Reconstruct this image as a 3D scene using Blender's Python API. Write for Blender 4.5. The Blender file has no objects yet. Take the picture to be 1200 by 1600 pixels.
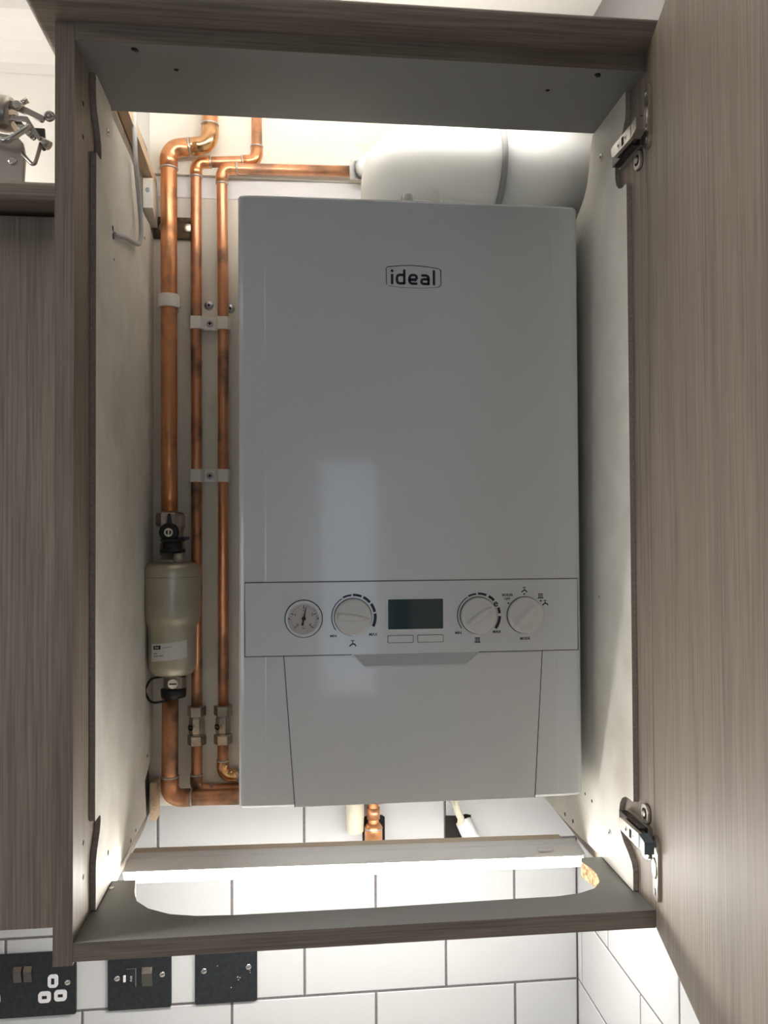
import bpy, bmesh, math, random
from mathutils import Vector, Matrix
random.seed(4)
C = bpy.context.scene.collection
SC = 0.001                      # everything below is written in millimetres
H = 884.0                       # height of the tall cupboard
WALL = 379.0                    # depth of the back wall
RX = 633.0                      # right wall

# ------------------------------------------------------------------ camera
cam_d = bpy.data.cameras.new('camera'); cam = bpy.data.objects.new('camera', cam_d); C.objects.link(cam)
yaw, pitch, roll = 0.1035, 0.0197, -0.0053
F = Vector((math.sin(yaw)*math.cos(pitch), math.cos(yaw)*math.cos(pitch), math.sin(pitch)))
R0 = Vector((math.cos(yaw), -math.sin(yaw), 0)); U0 = R0.cross(F)
Rv = math.cos(roll)*R0 + math.sin(roll)*U0; Uv = math.cos(roll)*U0 - math.sin(roll)*R0
M = Matrix((Rv, Uv, -F)).transposed().to_4x4(); M.translation = Vector((229.8, -780.0, 401.6))*SC
cam.matrix_world = M
cam_d.sensor_fit = 'VERTICAL'; cam_d.sensor_height = 32.0; cam_d.lens = 1255.45*32.0/1600.0
cam_d.clip_start = 0.02
bpy.context.scene.camera = cam
# ------------------------------------------------------------------ world, lights, exposure
STRIP_LOW, STRIP_TOP, WINDOW_E, ROOM_W = 66.0, 29.0, 2.2, 1.4
w = bpy.data.worlds.new('world'); bpy.context.scene.world = w; w.use_nodes = True
w.node_tree.nodes['Background'].inputs[0].default_value = (0.75, 0.85, 1.0, 1)
w.node_tree.nodes['Background'].inputs[1].default_value = 0.3
vs = bpy.context.scene.view_settings
vs.view_transform = 'Standard'; vs.look = 'None'; vs.gamma = 1; vs.use_curve_mapping = False; vs.exposure = 0.0
def area_lamp(name, loc, sx, sy, power, col, rot=(0, 0, 0)):
    l = bpy.data.lights.new(name, 'AREA'); l.shape = 'RECTANGLE'; l.size = sx; l.size_y = sy; l.energy = power; l.color = col
    o = bpy.data.objects.new(name, l); o.location = Vector(loc)*SC; o.rotation_euler = rot; C.objects.link(o); return o
area_lamp('ceiling_fill_lamp', (-500, -1300, 1090), 0.5, 0.5, ROOM_W, (1, .95, .88))
area_lamp('ceiling_fill_lamp', (-1300, -160, 1090), 0.4, 0.4, 42.0, (1, .975, .94))  # added out of view on the left to brighten the open door

# ------------------------------------------------------------------ materials
def mat(name, col, rough=.5, metal=0, coat=0, emit=0, ecol=None, spec=None, trans=0):
    m = bpy.data.materials.new(name); m.use_nodes = True
    b = m.node_tree.nodes['Principled BSDF']
    b.inputs['Base Color'].default_value = (*col, 1); b.inputs['Roughness'].default_value = rough
    b.inputs['Metallic'].default_value = metal; b.inputs['Coat Weight'].default_value = coat
    b.inputs['Coat Roughness'].default_value = .06
    if spec is not None: b.inputs['Specular IOR Level'].default_value = spec
    if trans: b.inputs['Transmission Weight'].default_value = trans
    if emit:
        b.inputs['Emission Color'].default_value = (*(ecol or col), 1); b.inputs['Emission Strength'].default_value = emit
    return m
def noisy(name, c1, c2, scale, rough=.5, metal=0, map_scale=(1, 1, 1), lo=.35, hi=.65, detail=6, bump=0, coat=0, c3=None, scale3=20, lo3=.6, hi3=.75, rough_var=0):
    m = mat(name, c1, rough, metal, coat); nt = m.node_tree; b = nt.nodes['Principled BSDF']
    tc = nt.nodes.new('ShaderNodeTexCoord'); mp = nt.nodes.new('ShaderNodeMapping'); mp.inputs['Scale'].default_value = map_scale
    n = nt.nodes.new('ShaderNodeTexNoise'); n.inputs['Scale'].default_value = scale; n.inputs['Detail'].default_value = detail
    r = nt.nodes.new('ShaderNodeValToRGB'); r.color_ramp.elements[0].position = lo; r.color_ramp.elements[1].position = hi
    r.color_ramp.elements[0].color = (*c1, 1); r.color_ramp.elements[1].color = (*c2, 1)
    L = nt.links.new
    geo = nt.nodes.new('ShaderNodeNewGeometry')
    L(geo.outputs['Position'], mp.inputs['Vector']); L(mp.outputs[0], n.inputs['Vector']); L(n.outputs['Fac'], r.inputs['Fac'])
    out = r.outputs['Color']
    if c3:
        n3 = nt.nodes.new('ShaderNodeTexNoise'); n3.inputs['Scale'].default_value = scale3; n3.inputs['Detail'].default_value = 5
        L(geo.outputs['Position'], n3.inputs['Vector'])
        r3 = nt.nodes.new('ShaderNodeMapRange'); r3.inputs['From Min'].default_value = lo3; r3.inputs['From Max'].default_value = hi3
        L(n3.outputs['Fac'], r3.inputs['Value'])
        mx = nt.nodes.new('ShaderNodeMix'); mx.data_type = 'RGBA'; L(r3.outputs[0], mx.inputs['Factor'])
        L(out, mx.inputs['A']); mx.inputs['B'].default_value = (*c3, 1); out = mx.outputs['Result']
        if rough_var:
            mr = nt.nodes.new('ShaderNodeMapRange'); mr.inputs['To Min'].default_value = rough; mr.inputs['To Max'].default_value = rough+rough_var
            L(r3.outputs[0], mr.inputs['Value']); L(mr.outputs[0], b.inputs['Roughness'])
    L(out, b.inputs['Base Color'])
    if bump:
        bp = nt.nodes.new('ShaderNodeBump'); bp.inputs['Strength'].default_value = bump; bp.inputs['Distance'].default_value = .0006
        L(n.outputs['Fac'], bp.inputs['Height']); L(bp.outputs[0], b.inputs['Normal'])
    return m
def wood(name, cs, along, rough=.42):
    """laminate with fine streaks running along one axis"""
    m = mat(name, cs[0], rough); nt = m.node_tree; b = nt.nodes['Principled BSDF']; L = nt.links.new
    geo = nt.nodes.new('ShaderNodeNewGeometry')
    s1 = [420, 420, 420]; s1[along] = 9
    s2 = [30, 30, 30]; s2[along] = 1.3
    outs = []
    for s, d in ((s1, 4), (s2, 3)):
        mp = nt.nodes.new('ShaderNodeMapping'); mp.inputs['Scale'].default_value = s
        n = nt.nodes.new('ShaderNodeTexNoise'); n.inputs['Scale'].default_value = 1; n.inputs['Detail'].default_value = d
        L(geo.outputs['Position'], mp.inputs['Vector']); L(mp.outputs[0], n.inputs['Vector']); outs.append(n)
    mx = nt.nodes.new('ShaderNodeMath'); mx.operation = 'MULTIPLY_ADD'; mx.inputs[1].default_value = .72
    ml = nt.nodes.new('ShaderNodeMath'); ml.operation = 'MULTIPLY'; ml.inputs[1].default_value = .28
    L(outs[1].outputs['Fac'], ml.inputs[0]); L(outs[0].outputs['Fac'], mx.inputs[0]); L(ml.outputs[0], mx.inputs[2])
    r = nt.nodes.new('ShaderNodeValToRGB'); r.color_ramp.elements[0].position = .36; r.color_ramp.elements[1].position = .62
    r.color_ramp.elements[0].color = (*cs[0], 1); r.color_ramp.elements[1].color = (*cs[1], 1)
    L(mx.outputs[0], r.inputs['Fac']); L(r.outputs['Color'], b.inputs['Base Color'])
    bp = nt.nodes.new('ShaderNodeBump'); bp.inputs['Strength'].default_value = .12; bp.inputs['Distance'].default_value = .0003
    L(outs[0].outputs['Fac'], bp.inputs['Height']); L(bp.outputs[0], b.inputs['Normal'])
    return m
LAM = ((.175, .142, .114), (.305, .250, .203))
EDGE = LAM
M_ = {}
M_['lam_v'] = wood('laminate_vertical', LAM, 2, .58)
M_['lam_x'] = wood('laminate_across', LAM, 0)
M_['lam_y'] = wood('laminate_deep', LAM, 1)
M_['edge_v'] = wood('edging_vertical', EDGE, 2, .5)
M_['edge_x'] = wood('edging_across', EDGE, 0, .5)
M_['grey_panel'] = noisy('grey_board', (.25, .25, .24), (.29, .29, .275), 3, .55, detail=3)
M_['chip'] = noisy('chipboard', (.30, .17, .07), (.72, .50, .26), 260, .85, lo=.4, hi=.6, bump=.6)
M_['hard'] = noisy('painted_hardboard', (.76, .73, .66), (.85, .82, .75), 22, .75, map_scale=(1, 1, 1), detail=8, bump=.18, c3=(.60, .55, .45), scale3=9, lo3=.56, hi3=.78)
M_['hard_edge'] = noisy('hardboard_edge', (.30, .27, .24), (.40, .365, .33), 300, .8)
M_['dark'] = mat('dark_hole', (.012, .009, .007), .9)
M_['tile'] = mat('white_glazed_tile', (.55, .555, .555), .14, coat=.3)
M_['grout'] = noisy('grey_grout', (.11, .098, .105), (.16, .145, .15), 300, .9)
M_['plaster'] = noisy('cream_painted_board', (.74, .70, .60), (.82, .79, .70), 6, .6, detail=8, bump=.1, c3=(.58, .48, .30), scale3=11, lo3=.62, hi3=.80)
M_['paint'] = mat('white_wall_paint', (.62, .60, .55), .7)
M_['wallpaint'] = mat('room_wall_paint', (.17, .165, .16), .8)
M_['ceil'] = mat('ceiling_paint', (.60, .58, .55), .8)
M_['floor'] = noisy('grey_floor', (.07, .065, .06), (.10, .095, .09), 4, .5)
M_['work'] = noisy('worktop_stone', (.46, .45, .44), (.56, .55, .53), 90, .35)
M_['boiler'] = mat('boiler_white', (.75, .785, .81), .2, coat=.5)
M_['boiler2'] = mat('control_white', (.76, .79, .80), .3)
M_['knob'] = mat('knob_white', (.78, .79, .78), .32)
M_['recess_shade'] = mat('recess_shade_grey', (.50, .53, .545), .35); M_['seam'] = mat('seam_dark', (.05, .05, .055), .7)
M_['ink'] = mat('navy_ink', (.018, .022, .04), .5)
M_['lcd'] = mat('display_glass', (.012, .045, .055), .08, coat=1)
M_['lcdseg'] = mat('display_segments', (.008, .02, .025), .3)
M_['gface'] = mat('gauge_face', (.62, .58, .57), .35)
M_['gbez'] = mat('gauge_bezel', (.60, .62, .64), .22, .3)
M_['black'] = mat('black_rubber', (.012, .012, .013), .42)
M_['blackpl'] = noisy('black_nickel_plate', (.018, .021, .024), (.030, .034, .038), 160, .38, .4)
M_['chrome'] = mat('chrome', (.72, .70, .66), .16, 1)
M_['steel'] = mat('nickel_steel', (.66, .63, .58), .34, .9)
M_['hingemetal'] = mat('hinge_metal', (.50, .47, .43), .3, 1); M_['blue_grey'] = mat('blue_grey_plastic', (.10, .13, .155), .4)
M_['bluechrome'] = mat('zinc_screw', (.50, .55, .60), .35, .9)
M_['darkmetal'] = mat('smoked_rocker', (.10, .095, .09), .25, .8)
M_['socket'] = mat('white_socket_plastic', (.80, .79, .80), .35)
M_['clip'] = mat('white_clip_plastic', (.82, .80, .74), .45)
M_['whitepl'] = mat('white_flue_plastic', (.88, .885, .86), .38); M_['whitepl'].node_tree.nodes['Principled BSDF'].inputs['Subsurface Weight'].default_value = 1; M_['whitepl'].node_tree.nodes['Principled BSDF'].inputs['Subsurface Scale'].default_value = .06; M_['whitepl'].node_tree.nodes['Principled BSDF'].inputs['Subsurface Radius'].default_value = (1, 1, 1)
M_['copper'] = noisy('copper', (.88, .42, .20), (.70, .33, .16), 14, .30, .92, map_scale=(3, 3, .8), detail=8, lo=.3, hi=.7, c3=(.36, .20, .12), scale3=26, lo3=.56, hi3=.76, rough_var=.25)
M_['copper_old'] = noisy('aged_copper', (.66, .31, .17), (.84, .43, .24), 16, .36, .88, map_scale=(3, 3, .6), detail=9, lo=.35, hi=.7, c3=(.22, .15, .11), scale3=20, lo3=.50, hi3=.68, rough_var=.25)
M_['brass'] = noisy('brassy_fitting', (.80, .50, .22), (.72, .40, .20), 30, .22, 1, detail=5)
M_['solder'] = noisy('solder', (.46, .44, .42), (.62, .58, .54), 200, .4, .8, detail=4)
M_['nickel'] = noisy('plated_brass', (.56, .50, .42), (.38, .34, .28), 60, .28, 1, detail=6)
M_['filter'] = noisy('champagne_painted', (.52, .485, .39), (.60, .56, .46), 20, .36, .75, detail=4)
M_['paper'] = mat('white_label', (.80, .79, .76), .5)
M_['batten'] = wood('pine', ((.56, .40, .24), (.74, .58, .40)), 1, .6)
M_['ply'] = wood('ply_board', ((.36, .26, .16), (.48, .37, .25)), 1, .7)
M_['rust'] = noisy('rusty_steel', (.05, .035, .02), (.16, .11, .06), 120, .7, .5)
M_['cable'] = mat('grey_cable', (.50, .50, .50), .5)
M_['cream_cable'] = mat('cream_cable', (.74, .70, .55), .5)
M_['stripgrey'] = mat('lamp_housing', (.80, .79, .78), .45)
M_['tan'] = mat('tan_rail', (.62, .50, .38), .6)
M_['whiteblock'] = noisy('white_block_paint', (.80, .77, .68), (.70, .62, .45), 30, .5, lo=.5, hi=.8)
M_['lamp_low'] = mat('lamp_diffuser', (.9, .9, .9), .5, emit=STRIP_LOW, ecol=(1, .965, .91))
M_['lamp_top'] = mat('top_lamp_diffuser', (.9, .9, .9), .5, emit=STRIP_TOP, ecol=(1, .965, .91))
M_['window_fill'] = mat('fill_window_glow', (.7, .8, .95), .3, emit=2.5, ecol=(.84, .92, 1.0)); M_['window'] = mat('daylit_window', (.7, .8, .95), .3, emit=WINDOW_E, ecol=(.68, .82, 1.0))

# ------------------------------------------------------------------ mesh builder (millimetres)
class MB:
    def __init__(s): s.v = []; s.f = []; s.m = []; s.sm = []
    def add(s, vs, fs, mi=0, smooth=False):
        o = len(s.v); s.v += [Vector(a) for a in vs]
        for f in fs: s.f.append([i+o for i in f]); s.m.append(mi); s.sm.append(smooth)
        return s
    def box(s, x0, x1, y0, y1, z0, z1, mi=0):
        return s.add([(x0, y0, z0), (x1, y0, z0), (x1, y1, z0), (x0, y1, z0), (x0, y0, z1), (x1, y0, z1), (x1, y1, z1), (x0, y1, z1)],
              [(0, 3, 2, 1), (4, 5, 6, 7), (0, 1, 5, 4), (1, 2, 6, 5), (2, 3, 7, 6), (3, 0, 4, 7)], mi)
    def prism(s, pts, fn, a, b, mi=0, side=None, smooth=False):
        """pts 2-D outline, fn(u, v, w) -> xyz, extruded from w=a to w=b"""
        n = len(pts); vs = [fn(u, v, a) for u, v in pts]+[fn(u, v, b) for u, v in pts]
        s.add(vs, [tuple(range(n-1, -1, -1)), tuple(range(n, 2*n))], mi)
        o = len(s.v)-2*n
        for i in range(n):
            j = (i+1) % n; s.f.append([o+i, o+j, o+n+j, o+n+i]); s.m.append(mi if side is None else (side(i) if callable(side) else side)); s.sm.append(smooth)
        return s
    def frame(s, d):
        d = Vector(d).normalized(); a = Vector((0, 0, 1)) if abs(d.z) < .9 else Vector((1, 0, 0))
        u = d.cross(a).normalized(); return d, u, d.cross(u).normalized()
    def tube(s, path, r, n=16, mi=0, caps=True, smooth=True):
        P = [Vector(p) for p in path]; rr = r if hasattr(r, '__len__') else [r]*len(P); rings = []
        T = []
        for i in range(len(P)):
            a = P[max(i-1, 0)]; b = P[min(i+1, len(P)-1)]; T.append((b-a).normalized())
        d, u, v = s.frame(T[0])
        vs = []
        for i, p in enumerate(P):
            u = (u - T[i]*u.dot(T[i])).normalized(); v = T[i].cross(u)
            for k in range(n):
                t = 2*math.pi*k/n; vs.append(p+(u*math.cos(t)+v*math.sin(t))*rr[i])
        fs = []
        for i in range(len(P)-1):
            for k in range(n):
                k2 = (k+1) % n; fs.append((i*n+k, i*n+k2, (i+1)*n+k2, (i+1)*n+k))
        s.add(vs, fs, mi, smooth)
        if caps:
            o = len(s.v)-len(vs)
            s.f.append([o+k for k in range(n-1, -1, -1)]); s.m.append(mi); s.sm.append(False)
            s.f.append([o+(len(P)-1)*n+k for k in range(n)]); s.m.append(mi); s.sm.append(False)
        return s
    def lathe(s, prof, org, d, n=32, mi=0, smooth=True):
        """prof: (distance along axis, radius)"""
        d, u, v = s.frame(d); org = Vector(org); vs = []
        for h, r in prof:
            for k in range(n):
                t = 2*math.pi*(k+.5)/n; vs.append(org+d*h+(u*math.cos(t)+v*math.sin(t))*r)
        fs = []
        for i in range(len(prof)-1):
            for k in range(n):
                k2 = (k+1) % n; fs.append((i*n+k, i*n+k2, (i+1)*n+k2, (i+1)*n+k))
        s.add(vs, fs, mi, smooth); o = len(s.v)-len(vs)
        s.f.append([o+k for k in range(n-1, -1, -1)]); s.m.append(mi); s.sm.append(False)
        s.f.append([o+(len(prof)-1)*n+k for k in range(n)]); s.m.append(mi); s.sm.append(False)
        return s
    def sphere(s, c, r, n=14, mi=0, sz=(1, 1, 1)):
        c = Vector(c); vs = []; m = n//2
        for i in range(1, m):
            a = math.pi*i/m
            for k in range(n):
                t = 2*math.pi*k/n; vs.append(c+Vector((math.sin(a)*math.cos(t)*r*sz[0], math.sin(a)*math.sin(t)*r*sz[1], math.cos(a)*r*sz[2])))
        vs += [c+Vector((0, 0, r*sz[2])), c-Vector((0, 0, r*sz[2]))]; fs = []
        for i in range(m-2):
            for k in range(n): k2 = (k+1) % n; fs.append((i*n+k, (i+1)*n+k, (i+1)*n+k2, i*n+k2))
        t, b = len(vs)-2, len(vs)-1
        for k in range(n): k2 = (k+1) % n; fs.append((t, k, k2)); fs.append((b, (m-2)*n+k2, (m-2)*n+k))
        return s.add(vs, fs, mi, True)
    def xf(s, fn): s.v = [Vector(fn(*p)) for p in s.v]; return s
    def text(s, body, size, fn, depth=.25, align='CENTER', off=0.0, mi=0):
        """lettering; fn(u, v, w) places it"""
        cu = bpy.data.curves.new('t', 'FONT'); cu.body = body; cu.size = size; cu.align_x = align; cu.align_y = 'CENTER'; cu.extrude = depth/2; cu.offset = off; cu.resolution_u = 3
        o = bpy.data.objects.new('t', cu); C.objects.link(o)
        dg = bpy.context.evaluated_depsgraph_get(); me = bpy.data.meshes.new_from_object(o.evaluated_get(dg))
        s.add([fn(v.co.x, v.co.y, v.co.z) for v in me.vertices], [tuple(p.vertices) for p in me.polygons], mi)
        bpy.data.objects.remove(o); bpy.data.curves.remove(cu); bpy.data.meshes.remove(me); return s
    def stroke(s, pts, wd, fn, depth=.3, mi=0):
        """flat round-ended pen stroke along a 2-D polyline"""
        P = [Vector(p) for p in pts]; h = wd/2; Lft, Rgt = [], []
        for i, p in enumerate(P):
            a = P[max(i-1, 0)]; b = P[min(i+1, len(P)-1)]; t = (b-a).normalized(); nrm = Vector((-t.y, t.x))
            k = 1.0
            if 0 < i < len(P)-1:
                t1 = (P[i]-P[i-1]).normalized(); k = 1/max(.6, t1.dot(t))
            Lft.append(p+nrm*h*k); Rgt.append(p-nrm*h*k)
        t0 = (P[0]-P[1]).normalized(); t1 = (P[-1]-P[-2]).normalized()
        def cap(c, t):
            a0 = math.atan2(t.y, t.x)-math.pi/2; return [c+Vector((math.cos(a0+math.pi*k/6), math.sin(a0+math.pi*k/6)))*h for k in range(1, 6)]
        vs = []; fs = []
        n = len(P)
        for w_ in (-depth/2, depth/2):
            vs += [fn(q.x, q.y, w_) for q in Lft]+[fn(q.x, q.y, w_) for q in Rgt]
        for i in range(n-1):
            fs += [(i, i+1, n+i+1, n+i), (2*n+i, 2*n+n+i, 2*n+n+i+1, 2*n+i+1), (i, 2*n+i, 2*n+i+1, i+1), (n+i, n+i+1, 3*n+i+1, 3*n+i)]
        s.add(vs, fs, mi)
        for c, t, A, B in ((P[0], t0, Lft[0], Rgt[0]), (P[-1], t1, Rgt[-1], Lft[-1])):
            s.prism([(q.x, q.y) for q in [A]+cap(c, t)+[B]], fn, -depth/2, depth/2, mi)
        return s

def children_loc(o):
    v = Vector(o.location)
    while o.parent: o = o.parent; v = v+Vector(o.location)
    return v
def obj(name, mb, mats, parent=None, bevel=0, seg=2, label=None, auto=False):
    me = bpy.data.meshes.new(name); mats = mats if isinstance(mats, (list, tuple)) else [mats]
    for m in mats: me.materials.append(M_[m])
    V = [v*SC for v in mb.v]
    if parent is None:
        lo = [min(v[i] for v in V) for i in range(3)]; hi = [max(v[i] for v in V) for i in range(3)]
        org = Vector(((lo[0]+hi[0])/2, (lo[1]+hi[1])/2, lo[2]))
    else: org = children_loc(parent)
    me.from_pydata([v-org for v in V], [], mb.f)
    for i, p in enumerate(me.polygons): p.material_index = mb.m[i]; p.use_smooth = mb.sm[i]
    bm = bmesh.new(); bm.from_mesh(me); bmesh.ops.recalc_face_normals(bm, faces=bm.faces); bm.to_mesh(me); bm.free()
    me.update()
    o = bpy.data.objects.new(name, me); C.objects.link(o)
    if parent is None: o.location = org
    else: o.parent = parent
    if bevel:
        b = o.modifiers.new('bevel', 'BEVEL'); b.width = bevel*SC; b.segments = seg; b.limit_method = 'ANGLE'; b.angle_limit = math.radians(40); b.harden_normals = False
    if label: o['label'] = label
    return o
def thing(name, label, cat, loc, group=None):
    o = bpy.data.objects.new(name, None); o.empty_display_size = .02; C.objects.link(o); o.location = Vector(loc)*SC
    o['label'] = label; o['category'] = cat
    if group: o['group'] = group
    return o
def tag(o, label, cat, group=None):
    o['label'] = label; o['category'] = cat
    if group: o['group'] = group
    return o
def struct(name, mb, mats, bevel=0):
    o = obj(name, mb, mats, None, bevel); o['kind'] = 'structure'; return o
FRONT = lambda y: (lambda u, v, w_: (u, y-w_, v))        # drawn on a face that looks towards -Y
def fillet(pts, r, n=8):
    P = [Vector(p) for p in pts]; out = [P[0]]
    for i in range(1, len(P)-1):
        a = (P[i-1]-P[i]).normalized(); b = (P[i+1]-P[i]).normalized(); ang = a.angle(b)
        if ang > math.radians(170): out.append(P[i]); continue
        t = r/math.tan(ang/2); c = P[i]+(a+b).normalized()*(r/math.sin(ang/2))
        s_, e = P[i]+a*t-c, P[i]+b*t-c; tot = s_.angle(e); ax = s_.cross(e).normalized()
        for k in range(n+1): out.append(c+Matrix.Rotation(tot*k/n, 3, ax) @ s_)
    out.append(P[-1]); return out
def arc(cx, cz, r, a0, a1, n=16):
    return [(cx+r*math.cos(math.radians(a0+(a1-a0)*k/n)), cz+r*math.sin(math.radians(a0+(a1-a0)*k/n))) for k in range(n+1)]
def rrect(x0, x1, z0, z1, r, n=4):
    o = []
    for cx, cz, a in ((x1-r, z1-r, 0), (x0+r, z1-r, 90), (x0+r, z0+r, 180), (x1-r, z0+r, 270)): o += arc(cx, cz, r, a, a+90, n)
    return o

# ================================================================== the setting
ZAB = -262.2; TP = 103.2; T = 203.64
def tiles(fn, u0, u1, rows, starts, z0, z1):
    mb = MB(); g = 3.4
    for r in rows:
        za, zb = ZAB+r*TP+g/2, ZAB+(r+1)*TP-g/2
        k0 = starts[r % 2]
        u = k0-math.ceil((k0-u0)/T+1)*T
        while u < u1:
            a, b = max(u+g/2, u0), min(u+T-g/2, u1)
            if b-a > 4 and zb > z0 and za < z1:
                p = [(a, max(za, z0)), (b, max(za, z0)), (b, min(zb, z1)), (a, min(zb, z1))]; q = [(a+.9, max(za, z0)+.9), (b-.9, max(za, z0)+.9), (b-.9, min(zb, z1)-.9), (a+.9, min(zb, z1)-.9)]
                mb.add([fn(x, z, 2.2) for x, z in p]+[fn(x, z, .7) for x, z in p]+[fn(x, z, 0) for x, z in q],
                       [(i, (i+1) % 4, 4+(i+1) % 4, 4+i) for i in range(4)]+[(4+i, 4+(i+1) % 4, 8+(i+1) % 4, 8+i) for i in range(4)]+[(8, 9, 10, 11)])
            u += T
    return mb
mb = tiles(lambda u, v, w_: (u, WALL+w_, v), -1500, RX-1.5, range(-3, 3), (29.7, -72.1), -530, 47)
mb.box(-1500, RX, WALL+1.0, WALL+60, -530, 47.5, 1)
struct('wall_back', mb, ['tile', 'grout'])
mb = tiles(lambda u, v, w_: (RX+w_, u, v), -900, WALL-1.5, range(-3, 3), (159-3*T, 57-3*T), -530, 47)
mb.box(RX+1.0, RX+60, -900, WALL+60, -530, 47.5, 1)
struct('wall_right', mb, ['tile', 'grout'])
mb = MB(); mb.box(RX, RX+60, -3300, WALL+60, 47.5, 1105); mb.box(RX+1, RX+60, -3300, -900, -1430, 47.5); struct('wall_right_upper', mb, 'wallpaint').name = 'trim_6'
mb = MB(); mb.box(-2300, RX+60, WALL, WALL+60, 47.5, 1105); mb.box(-2300, -1500, WALL, WALL+60, -1430, 47.5); mb.box(-1500, RX+60, WALL, WALL+60, -1430, -530); struct('trim_5', mb, 'paint')
# cream board boxed over the wall behind the pipes, thicker at the top
mb = MB(); mb.prism([(24, 55), (33, 55), (33, 15), (140, 12), (300, 16), (RX-1, 20), (RX-1, 872), (18, 872), (18, 60)], lambda u, v, w_: (u, w_, v), 376.6, WALL-.2)
for x in (104.5, 131):
    pass
struct('trim_1', mb, 'plaster')
mb = MB(); mb.box(20, RX-1, 375.6, WALL-.2, 872.2, 902, 0); mb.box(20, RX-1, 368, WALL-.2, 902.2, 1010, 1)
struct('trim_2', mb, ['socket', 'plaster'], .6)
mb = MB(); mb.box(-2300, RX+60, -3300, WALL+60, 1105, 1160); struct('ceiling', mb, 'ceil')
mb = MB(); mb.prism([(WALL-.5, 1040), (WALL-.5, 1104.5), (WALL-64, 1104.5), (WALL-60, 1094)]+[(WALL-60+60*math.sin(t*math.pi/12), 1094-54*(1-math.cos(t*math.pi/12))) for t in range(1, 6)], lambda u, v, w_: (w_, u, v), -2290, RX-1)
struct('trim_3', mb, 'ceil')
mb = MB(); mb.box(-2300, RX+60, -3300, WALL+60, -1490, -1430); struct('floor', mb, 'floor')
mb = MB(); mb.box(-2360, -2300, -3300, WALL+60, -1430, 1105); struct('wall_left', mb, 'wallpaint')
mb = MB()
for b in ((-2300, -2000, -1430, 1105), (-900, 330, -1430, 1105), (-2000, -900, -1430, -600), (-2000, -900, 500, 1105), (700, 760, -1430, 1105), (330, 700, -1430, -520), (330, 700, 780, 1105)): mb.box(b[0], b[1], -3360, -3300, b[2], b[3])
struct('wall_front', mb, 'wallpaint')
wf = struct('window_1', MB().box(330, 700, -3350, -3345, -520, 780), 'window')
mb = MB()
for b in ((330, 345, -520, 780), (685, 700, -520, 780), (345, 685, -520, -500), (345, 685, 760, 780), (345, 685, 280, 292)): mb.box(b[0], b[1], -3344, -3302, b[2], b[3])
obj('window_frame', mb, 'socket', wf)
wf = struct('fill_window', MB().box(-2000, -900, -3350, -3345, -600, 500), 'window_fill')  # added glowing pane with frame, out of view, cool fill for front surfaces
mb = MB()
for b in ((-2000, -1985, -600, 500), (-915, -900, -600, 500), (-1985, -915, -600, -580), (-1985, -915, 480, 500), (-1460, -1440, -580, 480)): mb.box(b[0], b[1], -3344, -3302, b[2], b[3])
obj('window_frame', mb, 'socket', wf)
mb = MB(); mb.box(-1500, RX-2, -230, WALL-4, -570, -531)
o = obj('worktop', mb, 'work', None, 3); tag(o, 'long speckled grey stone worktop below the wall cupboards', 'worktop')
mb = MB(); mb.box(-1500, RX-2, -190, WALL-4, -1430, -571)
o = obj('base_cupboard', mb, 'lam_v', None, 2); tag(o, 'driftwood laminate base unit under the stone worktop', 'cupboard')

# ================================================================== tall boiler cupboard
cab = thing('wall_cupboard', 'tall open driftwood laminate wall cupboard housing the boiler, its door swung open', 'cupboard', (300, 190, 0))
PT = 17.5
def side_outline():
    return [(0, 0), (WALL-1, 0), (WALL-1, H), (0, H)]
# left side: front edging mat 1
def side_panel(x0, x1, inner, cut=None, z0=0.0):
    out = cut or [(0, z0), (340, z0), (WALL-1, z0+8), (WALL-1, H), (0, H)]
    mb = MB(); n = len(out)
    mb.prism(out, lambda u, v, w_: (w_, u, v), x0, x1, 0, side=lambda i: 1 if i == n-1 else 0)
    return mb
mb = side_panel(0, 18, 18, z0=-3.5)
for (y, z) in ((30, 821), (30, 788), (36, 96), (36, 63)): mb.lathe([(0, 2.6), (.15, 2.6)], (18.0, y, z), (1, 0, 0), 12, 2)
obj('side_panel', mb, ['lam_v', 'edge_v', 'dark'], cab, .6)
cutR = [(0, 0), (200, 0), (WALL-1, 8), (WALL-1, 775), (215, 775), (182, 794), (166, 806), (154, 822), (143, 850), (138, 870), (134, H), (0, H)]
mb = side_panel(582, 600, 582, cutR)
obj('side_panel', mb, ['lam_v', 'edge_v'], cab, .6)
# top panel (shallow) and bottom panel with the big sawn opening
mb = MB(); mb.box(18.2, 581.8, 0.5, 130.2, H-PT, H, 0); mb.box(18.2, 581.8, -.2, .5, H-PT, H, 1)
holes = ((71, 9), (535, 10), (106, 42), (493, 44))
for i, (x, y) in enumerate(holes):
    mb.lathe([(0, 3.2 if i < 2 else 2.4), (.2, 3.0 if i < 2 else 2.2)], (x, max(y, 10), H-PT+.01), (0, 0, -1), 12, 2)
tp = obj('top_panel', mb, ['grey_panel', 'edge_x', 'dark'], cab)
for x in (71, 535):
    mb = MB().lathe([(0, 2.6), (.6, 2.6), (1.1, 1.6)], (x+1.5, 12, H-PT), (0, 0, -1), 14); obj('screw', mb, 'darkmetal', tp)
outer = [(24.3, 132), (18.3, 132), (18.3, 0), (581.7, 0), (581.7, 132), (553, 132)]
cutL = [(549, 122), (553, 104), (554.5, 88), (550, 68), (539, 54), (520, 45), (495, 40.5), (446, 40), (306, 37.5), (162, 38), (125, 40.5), (98, 47.5), (75, 62), (60, 80), (54, 100), (51, 118), (49, 132)]
pts = outer+cutL
mb = MB(); npo = len(pts)
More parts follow.
